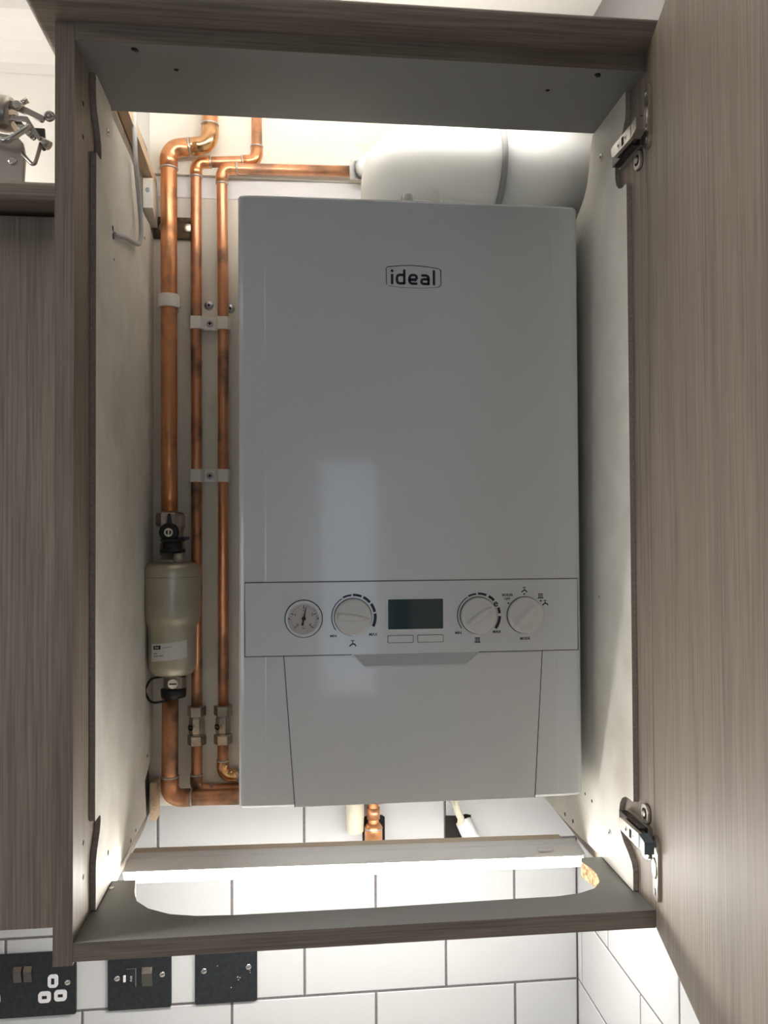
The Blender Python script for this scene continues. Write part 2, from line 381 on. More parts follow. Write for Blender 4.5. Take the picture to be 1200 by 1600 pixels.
mb.prism(pts, lambda u, v, w_: (u, v, w_), 0, PT, 0, side=lambda i: 1 if i == 2 else (2 if i >= 5 and i < npo-1 else 0))
bp = obj('bottom_panel', mb, ['grey_dark', 'edge_x', 'chip'] if 'grey_dark' in M_ else ['grey_panel', 'edge_x', 'chip'], cab)
mb = MB().lathe([(0, 3.0), (.5, 2.6)], (27, 114, PT), (0, 0, 1), 14); obj('screw', mb, 'steel', bp)
mb = MB(); mb.box(-20, 626, -32, 130, H+.2, H+18.2)
obj('cornice', mb, 'lam_x', cab, 6, 4)
mb = MB(); mb.box(600.4, RX-.5, 2, 20, 0, H); obj('filler_strip', mb, 'lam_v', cab)
# painted hardboard liners screwed inside the cupboard sides, notched round the hinges
def liner(x0, x1, out, dots, name='liner_panel'):
    mb = MB(); mb.prism(out, lambda u, v, w_: (w_, u, v), x0, x1, 0, side=1)
    xin = x1 if x0 < 100 else x0; s = 1 if x0 < 100 else -1
    for (y, z, r) in dots: mb.lathe([(0, r), (.15, r*.9)], (xin, y, z), (s, 0, 0), 10, 2)
    return obj(name, mb, ['hard', 'hard_edge', 'dark'], cab)
lo = [(60, 19), (60, 60), (61, 68), (65, 77), (71, 85), (76, 92), (79, 100), (79.5, 106), (76, 109), (58, 109), (57, 111), (57, 784), (58, 786), (74, 786), (77, 788), (78, 794), (77, 802), (73, 811), (67, 820), (60, 829), (56.5, 838), (55, 848), (55, 866), (119, 866), (128, 858), (215, 858), (262, 852), (268, 820), (350, 822), (376, 812), (376, 92), (315, 69), (326, 19)]
L1 = liner(18.3, 24, lo, ((312, 790, 2.5), (332, 97, 2.6), (257, 26, 2.2), (228, 24, 2.6), (112, 56, 3.0), (130, 735, 3.5), (132, 727, 4), (136, 702, 1.6)))
lr = [(40, 19), (40, 40), (43, 47), (52, 54), (64, 61), (72, 69), (76, 79), (76, 90), (73, 100), (67, 107), (58, 111.5), (50, 112.5), (38, 112.5), (37, 114), (37, 765), (38, 767), (50, 767), (58, 770), (64, 776), (67.5, 786), (67, 798), (62, 808), (54, 818), (45, 827), (39, 836), (37, 846), (37, 866), (134, 866), (138, 858), (144, 838), (154, 815), (166, 803), (182, 794), (215, 776), (376, 776), (376, 12), (200, 14), (134, 19)]
L2 = liner(576, 581.7, lr, ((259, 22, 2.8), (228, 24, 2.8), (159, 73, 2.2), (182, 74, 1.8), (128, 320, 1.2)))
for par, x, d, pp in ((L1, 24, 1, ((105, 830),)), (L2, 576, -1, ((108, 828), (103, 56)))):
    for (y, z) in pp:
        obj('screw', MB().lathe([(0, 4.2), (.7, 3.8), (.9, 2.0)], (x, y, z), (d, 0, 0), 16).lathe([(0, 1.6), (.3, 1.5)], (x+d*.9, y, z), (d, 0, 0), 6, 1), ['steel', 'dark'], par)
# door, open a little short of a right angle; local: u along the door from the hinge edge, v outward thickness
DA = math.radians(12.4); DX, DY = 581.6, -1.6
def dl(u, v, z): return (DX-u*math.sin(DA)+v*math.cos(DA), DY-u*math.cos(DA)-v*math.sin(DA), z)
mb = MB().box(0, 596, 0, 18.5, .5, H-.5); mb.xf(dl)
door = obj('door', mb, 'lam_v', cab, .8)
mb = MB().tube([(470, -.02, 380), (530, -.02, 440), (560, -.02, 480)], .25, 6); 
# hinges
def hinge(zc, s):
    """s=+1 upper hinge, -1 lower hinge"""
    mb = MB()
    mb.prism(rrect(4, 27, zc-31, zc+31, 8, 2), lambda u, v, w_: dl(u, w_, v), -3.6, 0.0)
    h = obj('hinge', mb, 'hingemetal', door, .3)
    return h
for zc, s in ((811, 1), (66, -1)):
    h = hinge(zc, s)
    # everything of one hinge goes into one metal body with its dark gaps as a second material
    mb = MB()
    za = 800 if s > 0 else 90           # arm centre height
    mb.prism([(-7, za-7), (37, za-6), (43, za-2), (43, za+5), (37, za+7), (-7, za+7)], lambda u, v, w_: (w_, u, v), 562, 566, 0)
    mb.prism([(-6, za-6), (40, za-5), (40, za+5), (-6, za+6)], lambda u, v, w_: (w_, u, v), 566, 572, 2)
    mb.box(569, 580, 6, 58, za-7, za+7, 2)
    # gap slot and adjusting screws on the lit face
    mb.box(561.6, 562.2, 10, 15, za-4.6, za+4, 1)
    mb.lathe([(0, 3.4), (.5, 3.2)], (562, 23, za), (-1, 0, 0), 14, 0); mb.lathe([(0, 1.8), (.2, 1.8)], (561.5, 23, za), (-1, 0, 0), 6, 1)
    mb.lathe([(0, 3.0), (.4, 2.8)], (562, 5, za), (-1, 0, 0), 14, 0); mb.lathe([(0, 1.3), (.2, 1.3)], (561.6, 5, za), (-1, 0, 0), 6, 1)
    # link to the door cup
    lm = 3
    mb.prism([(-7, za-7), (-7, za+7), (-20, za+6+s*3), (-20, za-6+s*3)], lambda u, v, w_: (w_, u, v), 562.5, 572.5, lm)
    # mounting plate: two winged loops on the cupboard side
    for q in (-1, 1):
        c = za+q*18
        mb.prism(rrect(8, 24, c-9, c+9, 6), lambda u, v, w_: (w_, u, v), 578.6, 581.8, 0)
        mb.prism(rrect(11.5, 21, c-5.5, c+5.5, 4), lambda u, v, w_: (w_, u, v), 578.2, 578.7, 1)
        mb.prism(rrect(7, 25, c-10, c+10, 7), lambda u, v, w_: (w_, u, v), 581.2, 581.9, 2)
        mb.lathe([(0, 3.4), (1.6, 3.2), (1.9, 1.6)], (579, 16, c), (-1, 0, 0), 14, 0)
    mb.box(577.5, 581.9, 4, 60, za-8, za+8, 0)
    if s > 0: pass
    me_ = obj('hinge_arm', mb, ['steel', 'dark', 'darkmetal', 'hingemetal' if s > 0 else 'blue_grey'], door, .25)
    # cup sunk in the door with bracket ears
    mb = MB(); mb.lathe([(0, 10), (1.2, 9.5), (1.3, 8)], dl(15, -3.6, zc), (-math.cos(DA), math.sin(DA), 0), 28, 0)
    for q in (-1, 1): mb.lathe([(0, 3), (.8, 2.8)], dl(15, -3.7, zc+q*23), (-math.cos(DA), math.sin(DA), 0), 12, 1)
    obj('hinge_cup', mb, ['steel', 'bluechrome'], door)

# ================================================================== neighbouring cupboard on the left
nb = thing('wall_cupboard', 'shorter closed driftwood wall cupboard left of the boiler cupboard', 'cupboard', (-300, 220, 2))
obj('carcass', MB().box(-600, -1.5, 80, WALL-2, 4, 722), 'lam_v', nb)
obj('door', MB().box(-598, -3.5, 60, 78.5, 4, 719), 'nbdoor' if 'nbdoor' in M_ else 'edge_v', nb, .8)
obj('cornice', MB().box(-620, -1, 27, WALL-2, 724, 742), 'lam_x', nb, 6, 4)

# ================================================================== boiler
BX0, BX1, BY, BZ0, BZ1 = 159.7, 558.6, 139.4, 86.3, 783.1
boil = thing('boiler', 'white wall-hung combi boiler with rounded edges and a dial control panel', 'boiler', ((BX0+BX1)/2, 260, BZ0))
def foot(inset=0, z=0):
    a, b = BX0+inset, BX1-inset; y = BY+inset
    return [(a, WALL-3), (a, y+7), (a+.7, y+4), (a+2.5, y+2), (a+6, y+1.2), (a+30, y+.2), (a+31, y), (b-31, y), (b-30, y+.2), (b-6, y+1.2), (b-2.5, y+2), (b-.7, y+4), (b, y+7), (b, WALL-3)]
mb = MB(); lev = [(BZ0, 3.2), (BZ0+1, 1.6), (BZ0+3.5, 0), (BZ1-3.5, 0), (BZ1-1, 1.4), (BZ1, 3.2)]
n = len(foot()); vs = []; fs = []
for z, ins in lev: vs += [(x, y, z) for x, y in foot(ins)]
for i in range(len(lev)-1):
    for k in range(n): k2 = (k+1) % n; fs.append((i*n+k, i*n+k2, (i+1)*n+k2, (i+1)*n+k))
mb.add(vs, fs, 0, False); mb.add(vs[:n], [tuple(range(n))]); mb.add(vs[-n:], [tuple(range(n))])
obj('casing', mb, 'boiler', boil)
YP = BY-.45       # face of the control panel and flap
cp = obj('control_panel', MB().prism(rrect(167.4, 553.4, 257.6, 340, 1.0), FRONT(BY), -1.5, .45), 'boiler', boil, .2)
fl = [(211, 255.6), (287, 255.6), (292, 252), (301, 243.3), (305, 242), (416, 242), (420, 243.3), (430, 252), (435, 255.6), (510, 255.6), (499.5, 86.8), (223, 86.8)]
obj('drop_down_flap', MB().prism(fl, FRONT(BY), -1.5, .45), 'boiler', boil, .2)
mb = MB()
def seam(pts, wd=.75): mb.stroke(pts, wd, FRONT(BY-.05), .5)
seam([(166.9, 257.2), (166.9, 340.4), (553.9, 341), (553.9, 257.2)]); seam([(166.9, 257.2), (211, 257.0), (287, 257.0)]); seam([(435, 257), (510, 257), (553.9, 257.2)])
seam([(210.4, 256.6), (222.3, 86.6)]); seam([(510.6, 256.6), (500.2, 86.6)])
obj('panel_seam', mb, 'seam', boil)
mb = MB(); mb.stroke([(289, 254), (300.5, 243), (305, 241.3), (416, 241.3), (421, 243), (433, 254)], .7, FRONT(BY-.02), .4)
mb.prism([(289, 257), (435, 257), (429.5, 251.5), (420, 243.5), (302, 243.5), (294, 251.5)], FRONT(BY), -.2, .12, 1)  # flat plate; its darker grey paints in the shade of the hollow
obj('finger_recess', mb, ['seam', 'recess_shade'], boil)
# pressure gauge
g = thing_g = None
def ring(mb, cx, cz, r0, r1, y0, y1, mi=0, n=40):
    vs = []
    for r, y in ((r1, y0), (r1, y1), (r0, y1), (r0, y0)):
        vs += [(cx+r*math.cos(2*math.pi*k/n), y, cz+r*math.sin(2*math.pi*k/n)) for k in range(n)]
    fs = []
    for i in range(4):
        for k in range(n): k2 = (k+1) % n; j = (i+1) % 4; fs.append((i*n+k, i*n+k2, j*n+k2, j*n+k))
    mb.add(vs, fs, mi, False); return mb
gx, gz = 233, 299
mb = MB(); ring(mb, gx, gz, 18.2, 20.6, YP+.2, YP-3.0); ring(mb, gx, gz, 20.7, 21.7, YP+.1, YP-.25, 1); ring(mb, gx, gz, 17.2, 18.4, YP+.2, YP-1.6, 2)
gauge = obj('pressure_gauge', mb, ['boiler2', 'seam', 'gbez'], boil, .2)
obj('gauge_face', MB().lathe([(0, 18.1), (.3, 18.1)], (gx, YP-.02, gz), (0, -1, 0), 40), 'gface', gauge)
mb = MB()
for k in range(21):
    a = math.radians(225-270*k/20); r0 = 13.8 if k % 5 else 12.4
    mb.stroke([(gx+r0*math.cos(a), gz+r0*math.sin(a)), (gx+15*math.cos(a), gz+15*math.sin(a))], .45 if k % 5 else .8, FRONT(YP-.45), .2)
for k, t in enumerate(('0', '1', '2', '3', '4')):
    a = math.radians(225-67.5*k); mb.text(t, 4, FRONT(YP-.45), .2)if False else mb.text(t, 5, (lambda A: (lambda u, v, w_: (gx+10.3*math.cos(A)+u, YP-.45-w_, gz+10.3*math.sin(A)+v)))(a), .2)
mb.text('bar', 2.8, lambda u, v, w_: (gx+u, YP-.45-w_, gz-10.6+v), .2)
for x_ in (-16.5, 16): mb.prism(arc(gx+x_, gz, .9, 0, 330, 8), FRONT(YP-.45), -.1, .15)
obj('gauge_marking', mb, 'ink', gauge)
mb = MB(); a = math.radians(78); ca, sa = math.cos(a), math.sin(a)
rot = lambda u, v, w_: (gx+u*ca-v*sa, YP-1.0-w_, gz+u*sa+v*ca)
mb.prism([(-8, -1.3), (-2, -.9), (0, -1.0), (13.5, -.25), (13.5, .25), (0, 1.0), (-2, .9), (-8, 1.3)], rot, -.2, .2); mb.lathe([(0, 2.4), (1.2, 2.2), (1.4, 1.2)], (gx, YP-.6, gz), (0, -1, 0), 20)
obj('needle', mb, 'black', gauge)
# knobs
def knob(cx, cz, ang, r=21.0):
    mb = MB(); mb.lathe([(0, r), (5, r), (7.5, r-.8), (8.5, r-2.2), (8.6, r-3)], (cx, YP, cz), (0, -1, 0), 48)
    k = obj('control_knob', mb, 'knob', boil)
    mb = MB(); a = math.radians(ang); ca, sa = math.cos(a), math.sin(a)
    out = [(-r+1.6, -4.6), (-r+1.6, 4.6), (-8, 5.2), (4, 4.6), (r-5, 1.9), (r-2.0, 0), (r-5, -1.9), (4, -4.6), (-8, -5.2)]
    top = [(-r+4, -2.6), (-r+4, 2.6), (-8, 3.0), (4, 2.6), (r-8, 1.0), (r-5, 0), (r-8, -1.0), (4, -2.6), (-8, -3.0)]
    n = len(out); P = lambda u, v, y: (cx+u*ca-v*sa, y, cz+u*sa+v*ca)
    vs = [P(u, v, YP-6) for u, v in out]+[P(u, v, YP-16.5) for u, v in top]
    mb.add(vs, [tuple(range(n, 2*n))]+[(i, (i+1) % n, n+(i+1) % n, n+i) for i in range(n)])
    obj('knob_grip', mb, 'knob', k, .5)
    obj('knob_gap', ring(MB(), cx, cz, r+.05, r+.75, YP+.1, YP-.2), 'seam', k)
    return k
knob(289, 300, -6); knob(434.5, 299.5, 37); knob(490, 299, 48)
# printed scales and words
mb = MB(); FP = FRONT(YP-.12)
def seg(cx, cz, r, a0, a1, wd): mb.stroke(arc(cx, cz, r, a0, a1, 8), wd, FP, .2)
seg(289, 300, 24.5, 216, 121, 1.0)
for a0, a1, w_ in ((117, 94, 2.0), (90, 67, 2.6), (62, 40, 3.0), (35, 12, 3.2), (8, -26, 3.4)):
    p = arc(289, 300, 24.6+w_*.3, a0-2, a1+2, 8); q = arc(289, 300, 24.6+w_*.3+w_, a0-2, a1+2, 8)
    q0 = arc(289, 300, 23.9, a0, a1, 8); q1 = arc(289, 300, 23.9+w_, a0, a1, 8); mb.prism(q0+q1[::-1], FP, -.1, .1)
obj('hot_water_scale', mb, 'ink', cp); mb = MB()
seg(434.5, 299.5, 24.5, 216, 121, 1.0)
for a0, a1, w_ in ((117, 95, 2.0), (90, 67, 2.6), (60, 42, 2.9), (20, 4, 3.0), (-3, -37, 3.4)):
    q0 = arc(434.5, 299.5, 23.9, a0, a1, 8); q1 = arc(434.5, 299.5, 23.9+w_, a0, a1, 8); mb.prism(q0+q1[::-1], FP, -.1, .1)
def at(x, z): return lambda u, v, w_: (x+u, YP-.12-w_, z+v)
mb.text('e', 11.5, at(455.5, 313), .2, off=.22); obj('heating_scale', mb, 'ink', cp)
for t, x, z, s_ in (('MIN', 266.5, 278.5, 4.2), ('MAX', 312, 279.5, 4.6), ('MIN', 411, 279.5, 4.2), ('MAX', 456.5, 280, 4.6), ('BOILER', 469.5, 322.5, 4.0), ('OFF', 469, 318, 4.0), ('MODE', 490, 271.5, 4.2)):
    obj('printed_word', MB().text(t, s_, at(x, z), .2, off=.10), 'ink', cp)
def tap(x, z, s_):
    mb.stroke([(x-1.2*s_, z+2.2*s_), (x+1.2*s_, z+2.2*s_)], .5*s_, FP, .2); mb.stroke([(x, z+2.2*s_), (x, z)], .55*s_, FP, .2)
    mb.stroke([(x-2*s_, z-1.5*s_), (x-1.2*s_, z-.9*s_), (x, z)], .9*s_, FP, .2); mb.stroke([(x, z), (x+1.4*s_, z-.4*s_), (x+2.2*s_, z-1.5*s_)], .9*s_, FP, .2)
def rad(x, z, s_):
    for k in range(5): mb.stroke([(x-1.6*s_+k*.8*s_, z-1.3*s_), (x-1.6*s_+k*.8*s_, z+1.9*s_)], .38*s_, FP, .2)
    mb.stroke([(x-1.9*s_, z+2.1*s_), (x+1.9*s_, z+2.1*s_)], .4*s_, FP, .2); mb.stroke([(x-2.3*s_, z-1.5*s_), (x+2.3*s_, z-1.5*s_)], .55*s_, FP, .2)
for f_, a_ in ((tap, (288.5, 269.5, 1.6)), (rad, (433.5, 270.5, 1.5)), (tap, (489.5, 328, 1.45)), (rad, (509, 320.5, 1.45)), (tap, (514.5, 312.5, 1.45))):
    mb = MB(); f_(*a_); obj('tap_symbol' if f_ is tap else 'radiator_symbol', mb, 'ink', cp)
for x, z in ((489.5, 323.6), (470.5, 313), (509.3, 315.2)): mb = MB().prism(arc(x, z, 1.0, 0, 330, 10), FP, -.1, .1); obj('position_dot', mb, 'ink', cp)
# display and buttons
mb = MB(); mb.prism(rrect(327.2, 395, 282.8, 321.2, 1.2), FRONT(YP), -.1, .5, 0); dsp = obj('display_bezel', mb, 'boiler2', boil, .2)
mb = MB(); mb.prism(rrect(329.3, 393.2, 285, 319.4, .6), FRONT(YP-.5), -.1, .12, 0); lc = obj('display', mb, 'lcd', dsp)
for x0, x1 in ((329.2, 358), (363.8, 393)):
    mb = MB(); mb.prism(rrect(x0, x1, 270, 277.6, 1), FRONT(YP), -.1, .6, 0)
    b = obj('push_button', mb, 'boiler2', boil, .2)
    obj('button_gap', MB().prism(rrect(x0-.6, x1+.6, 269.4, 278.2, 1.3), FRONT(YP), -.1, .1), 'seam', b)
# raised badge
def ideal(fn, s_, wd, x0, z0, mb, depth=.3):
    """rounded lower-case lettering; s_ = ascender height"""
    G = lambda pts, w2=wd: mb.stroke([(x0+u*s_, z0+v*s_) for u, v in pts], w2*s_, fn, depth)
    G([(0, 0), (0, .62)]); G([(0, .93), (0, .94)], wd*1.15)
    def dpath(cx): return [(cx+.56, 1.0), (cx+.56, 0), (cx+.2, 0), (cx+.05, .07), (cx, .2), (cx, .44), (cx+.06, .58), (cx+.2, .64), (cx+.5, .64)]
    G([(.93, .98), (.93, .02)]); G([(.9, 0), (.55, 0), (.42, .06), (.37, .2), (.37, .44), (.42, .58), (.55, .64), (.9, .64)])
    G([(1.85, 0), (1.5, 0), (1.37, .07), (1.32, .2), (1.32, .44), (1.38, .58), (1.5, .65), (1.72, .65), (1.84, .58), (1.88, .42), (1.8, .30), (1.36, .30)])
    G([(2.3, .64), (2.62, .64), (2.75, .56), (2.79, .42), (2.79, .0)]); G([(2.77, 0), (2.42, 0), (2.28, .05), (2.24, .18), (2.29, .31), (2.42, .36), (2.77, .36)])
    G([(3.2, .0), (3.2, .98)])
mb = MB(); fb = FRONT(BY-.15)
ideal(fb, 15.3, .19, 336.2, 685.0, mb)
mb.stroke([(329.6, 683.5), (329.2, 702), (331, 703.8), (345, 705.6), (361, 706.2), (377, 705.2), (391, 703.2), (393.3, 701.5), (393.4, 684), (391, 681.6)], .75, fb, .3)
mb.stroke([(332, 681.8), (345, 680.4), (361, 679.8), (377, 680.2), (391, 681.6)], .3, fb, .3)
obj('badge', mb, 'ink', boil)

# ================================================================== flue
flue = thing('flue_pipe', 'fat white plastic flue elbow turning right above the boiler', 'flue pipe', (358, 240, BZ1))
FY = 242; r = 52
mb = MB(); rings = [((360, FY, BZ1+.5), 0, r, r)]
for k in range(17):                       # full-bodied moulded bend, fatter across its heel
    th = math.pi/2*k/16; d_ = 2*r+1+12*math.sin(2*th)**2; rr = (d_-1)/2
    rings.append(((413-(1+rr)*math.cos(th), FY, 817+(1+rr)*math.sin(th)), th, rr, r))
rings.append(((484, FY, 870), math.pi/2, r, r))
nn = 48; vs = []
for c, th, ra, rb in rings:
    for k in range(nn):
        a = 2*math.pi*k/nn; vs.append((c[0]-math.cos(th)*ra*math.cos(a), c[1]+rb*math.sin(a), c[2]+math.sin(th)*ra*math.cos(a)))
mb.add(vs, [(i*nn+k, i*nn+(k+1) % nn, (i+1)*nn+(k+1) % nn, (i+1)*nn+k) for i in range(len(rings)-1) for k in range(nn)], 0, True)
obj('elbow', mb, 'whitepl', flue)
mb = MB(); mb.tube([(484, FY, 870), (RX-2, FY, 870)], r-1.2, 48); obj('straight_pipe', mb, 'whitepl', flue)
mb = MB(); mb.tube([(481, FY, 870), (482, FY, 870), (488, FY, 870), (489, FY, 870)], [r+.1, r+1.4, r+1.4, r-.8], 48); obj('socket_rim', mb, 'whitepl', flue)
mb = MB(); mb.lathe([(0, 62), (17, 62), (21, 58), (23, 53)], (360, FY, BZ1+.3), (0, 0, 1), 48); 
mb.box(353, 367, FY-70, FY-58, BZ1+.3, BZ1+22); mb.lathe([(0, 5), (5, 4.5)], (360, FY-62, BZ1+20), (0, 0, 1), 16)
obj('clamp_collar', mb, 'whitepl', flue, .5)
mb = MB(); mb.tube([(301, 346, 908), (318, 344, 908)], 13, 28); mb.tube([(318, 344, 908), (326, 300, 900)], 13, 24)
o = obj('pipe_sleeve', mb, 'whitepl', None); tag(o, 'short white sleeve on the end of the horizontal copper pipe beside the flue', 'sleeve')

# ================================================================== copper pipework
def pipe_parts(root, pts, r, bend, m, elbow_mat=None, solder=True, n=18):
    """one copper run with a wider fitting over every bend and a solder ring at its ends"""
    path = fillet(pts, bend, 8)
    obj('pipe', MB().tube(path, r, n), m, root)
    P = [Vector(p) for p in pts]
    for i in range(1, len(P)-1):
        a = (P[i-1]-P[i]).normalized(); b = (P[i+1]-P[i]).normalized()
        if a.angle(b) > math.radians(170): continue
        t = bend/math.tan(a.angle(b)/2)
        ext = min(r*1.2, (P[i-1]-P[i]).length*.5, (P[i+1]-P[i]).length*.48-t*.2)
        A, B = P[i]+a*(t+ext), P[i]+b*(t+ext)
        e = obj('elbow', MB().tube(fillet([A, P[i], B], bend, 8), r+1.1, n), (elbow_mat or [m])[min(i-1, len(elbow_mat or [m])-1)], root)
        if solder:
            for q, d in ((A, a), (B, b)): obj('solder_ring', MB().tube([q-d*1.2, q-d*.4, q+d*.9, q+d*1.6], [r+1.0, r+1.7, r+1.4, r+.1], n), 'solder', e)
PY1, PY2 = 347, 367
p1 = thing('copper_pipe', 'thickest copper pipe at the left, running down into the top of the filter', 'pipe', (50.5, PY1, 426))
pipe_parts(p1, [(106, PY1, 1040), (106, PY1, 936), (50, PY1, 928), (50.5, PY1, 500), (51, PY1, 426)], 11, 17, 'copper', ['brass', 'copper'])
p1 = thing('copper_pipe', 'thick copper pipe below the filter with a blackened bottom elbow', 'pipe', (51, PY1, 22))
pipe_parts(p1, [(52, PY1, 178), (51, PY1, 35), (235, PY1, 32), (235, PY1, BZ0-.3)], 11, 16, 'copper_old', ['copper_old', 'copper_old'])
p2 = thing('copper_pipe', 'middle thin copper pipe with an offset at the top and an isolating valve', 'pipe', (85, PY2, 40))
pipe_parts(p2, [(169.5, PY2, 1040), (169.5, PY2, 925), (84.5, PY2, 919), (84.8, PY2, 500), (85, PY2, 152)], 7.5, 12, 'copper_old', ['copper', 'copper'])
pipe_parts(p2, [(85, PY2, 104), (84, PY2+.5, 38), (210, PY2+.5, 38), (210, PY2+.5, BZ0-.3)], 7.5, 12, 'copper_old', ['copper_old', 'copper_old'], solder=True)
p3 = thing('copper_pipe', 'thin copper pipe nearest the boiler, turning right towards the flue', 'pipe', (122, PY2, 50))
pipe_parts(p3, [(302, PY2-13, 910), (121.5, PY2-12, 907), (122, PY2, 730), (121.5, PY2, 152)], 7.5, 12, 'copper_old', ['copper'])
pipe_parts(p3, [(121, PY2, 104), (120.5, PY2, 57), (185, PY2, 55), (185, PY2, BZ0-.3)], 7.5, 12, 'copper_old', ['brass'])
def hexnut(cx, cy, z0, z1, r, mb):
    mb.lathe([(z0, r*.86), (z0+1, r), (z1-1, r), (z1, r*.86)], (cx, cy, 0), (0, 0, 1), 6, 0, False); return mb
for root, cx in ((p2, 85), (p3, 121.2)):
    mb = MB(); hexnut(cx, PY2-1, 141, 155, 13.0, mb); hexnut(cx, PY2-1, 101, 115, 13.0, mb)
    v = obj('isolation_valve', MB().lathe([(113, 9), (116, 9), (118, 10.5), (124, 11), (132, 11), (138, 10.2), (142, 9)], (cx, PY2-1, 0), (0, 0, 1), 8, 0, False), 'nickel', root, .4)
    obj('compression_nut', hexnut(cx, PY2-1, 141, 155, 13.0, MB()), 'nickel', v, .5); obj('compression_nut', hexnut(cx, PY2-1, 101, 115, 13.0, MB()), 'nickel', v, .5)
    d = Vector((-.6, -.8, 0)); mb = MB().lathe([(0, 6), (11, 6), (12, 5.2)], (cx, PY2-1, 127), d, 20)
    q = Vector((cx, PY2-1, 127))+d*12.05; mb.lathe([(0, 4.4), (.2, 4.4)], q, d, 20, 1); mb.lathe([(0, .1), (.5, .1)], q, d, 4, 0)
    sd = Vector((d.y, -d.x, 0)); mb.add([q+d*.4+sd*3.6+Vector((0, 0, .7)), q+d*.4+sd*3.6-Vector((0, 0, .7)), q+d*.4-sd*3.6-Vector((0, 0, .7)), q+d*.4-sd*3.6+Vector((0, 0, .7))], [(0, 1, 2, 3)], 0)
    obj('slotted_screw', mb, ['nickel', 'dark'], v)

# pipe clips
ck = thing('pipe_clip', 'single white plastic clip round the thick copper pipe', 'pipe clip', (50, 362, 707))
mb = MB(); ring_c = []
vs = []; n_ = 28
for rr, zz in ((11.2, 706), (14.4, 706), (14.4, 724), (11.2, 724)):
    vs += [(50.2+rr*math.cos(2*math.pi*k/n_), PY1+rr*math.sin(2*math.pi*k/n_), zz) for k in range(n_)]
mb.add(vs, [(i*n_+k, i*n_+(k+1) % n_, ((i+1) % 4)*n_+(k+1) % n_, ((i+1) % 4)*n_+k) for i in range(4) for k in range(n_)], 0, False)
mb.box(42, 60, PY1+13, 376.5, 708, 722); mb.box(58, 66, PY1+3, PY1+12, 710, 714)
obj('clip_ring', mb, 'clip', ck, .5)
def dclip(z, label):
    t = thing('pipe_clip', label, 'pipe clip', (103, 372, z-9))
    mb = MB(); out = [(74.5, 0), (74.5, -13), (77.5, -17.5), (91.5, -17.5), (95, -13), (95.5, -8), (111, -8), (111.5, -13), (115, -17.5), (129, -17.5), (132, -13), (132, 0)]
    mb.prism([(x, 376.4+y) for x, y in out], lambda u, v, w_: (u, v, w_), z-9, z+9)
    obj('clip_body', mb, 'clip', t, .8)
    mb = MB().lathe([(0, 5.2), (1.4, 5.0), (2.4, 3.4)], (103.3, 368.3, z), (0, -1, 0), 24)
    mb.box(102.4, 104.2, 365.7, 366, z-2.6, z+2.6, 1); mb.box(100.7, 105.9, 365.7, 366, z-.9, z+.9, 1)
    obj('screw', mb, ['bluechrome', 'dark'], t)
dclip(691, 'upper double white clip holding the two thin copper pipes')
dclip(476, 'lower double white clip holding the two thin copper pipes')
def wallscrew(x, z, label):
    mb = MB().lathe([(0, 6.5), (.6, 6.0), (.8, 4.5), (1.8, 4.0), (2.2, 2.4)], (x, 376.5, z), (0, -1, 0), 18); mb.box(x-2.4, x+2.4, 374.1, 374.4, z-.7, z+.7, 1); mb.box(x-.7, x+.7, 374.1, 374.4, z-2.4, z+2.4, 1)
    tag(obj('screw', mb, ['bluechrome', 'dark']), label, 'screw')
wallscrew(101, 719, 'cross-head screw in the cream board between the two thin copper pipes')
wallscrew(131, 715, 'dark cross-head screw in the cream board right of the third copper pipe')

# ================================================================== magnetic filter
FX, FYY = 57.5, 330.5
ft = thing('magnetic_filter', 'champagne metal system filter canister on the thick copper pipe', 'filter', (FX, FYY, 176))
mb = MB().lathe([(0, 24), (1.5, 26.5), (8, 30.5), (14, 31.6), (62, 32.0), (70, 34), (76, 36.5), (80, 37.2), (136, 37.6), (142, 37.4), (146, 35), (149, 30), (151, 20), (151.5, 12)], (FX, FYY, 206.5), (0, 0, 1), 56)
body = obj('canister', mb, 'filter', ft)
obj('canister_seam', MB().lathe([(0, 37.75), (.8, 37.8), (1.4, 37.7)], (FX, FYY, 337), (0, 0, 1), 56), 'nickel', body)
def cyl(R, zc, tilt=0, w0=0, a_off=0):
    def fn(u, v, w_):
        a = (u)/R+a_off; rr = R+w_+w0; return (FX+rr*math.sin(a), FYY-rr*math.cos(a), zc+v+u*tilt)
    return fn
# label: curved white rectangle
mb = MB(); n = 14; vs = []; fs = []
f0 = cyl(31.9, 241, .10, .25, -.02)
for k in range(n+1):
    u = -25+50*k/n; vs += [f0(u, -11.5, 0), f0(u, 11.5, 0)]
for k in range(n): fs.append((2*k, 2*k+2, 2*k+3, 2*k+1))
lb = obj('label_sticker', mb.add(vs, fs, 0, True), 'paper', body)
f1 = cyl(31.9, 241, .10, .45, -.02)
mb = MB(); n = 6
for k in range(n): mb.add([f1(-22+12*k/n, 4, 0), f1(-22+12*(k+1)/n, 4, 0), f1(-22+12*(k+1)/n, 9, 0), f1(-22+12*k/n, 9, 0)], [(0, 1, 2, 3)])
mb.text('Ideal', 2.9, lambda u, v, w_: f1(-18.4+u, -1+v, w_), .1); mb.text('System Filter', 2.9, lambda u, v, w_: f1(-13.5+u, -4.6+v, w_), .1)
mb.text('idealboilers.com', 2.0, lambda u, v, w_: f1(-1+u, 6+v, w_), .1); mb.text('Serial No. 0000000000', 1.9, lambda u, v, w_: f1(-10+u, -8.6+v, w_), .1) if False else None
mb.stroke([(-21.5, -8.6), (2, -8.6)], .5, lambda u, v, w_: f1(u, v, w_), .1)
obj('label_print', mb, 'ink', lb)
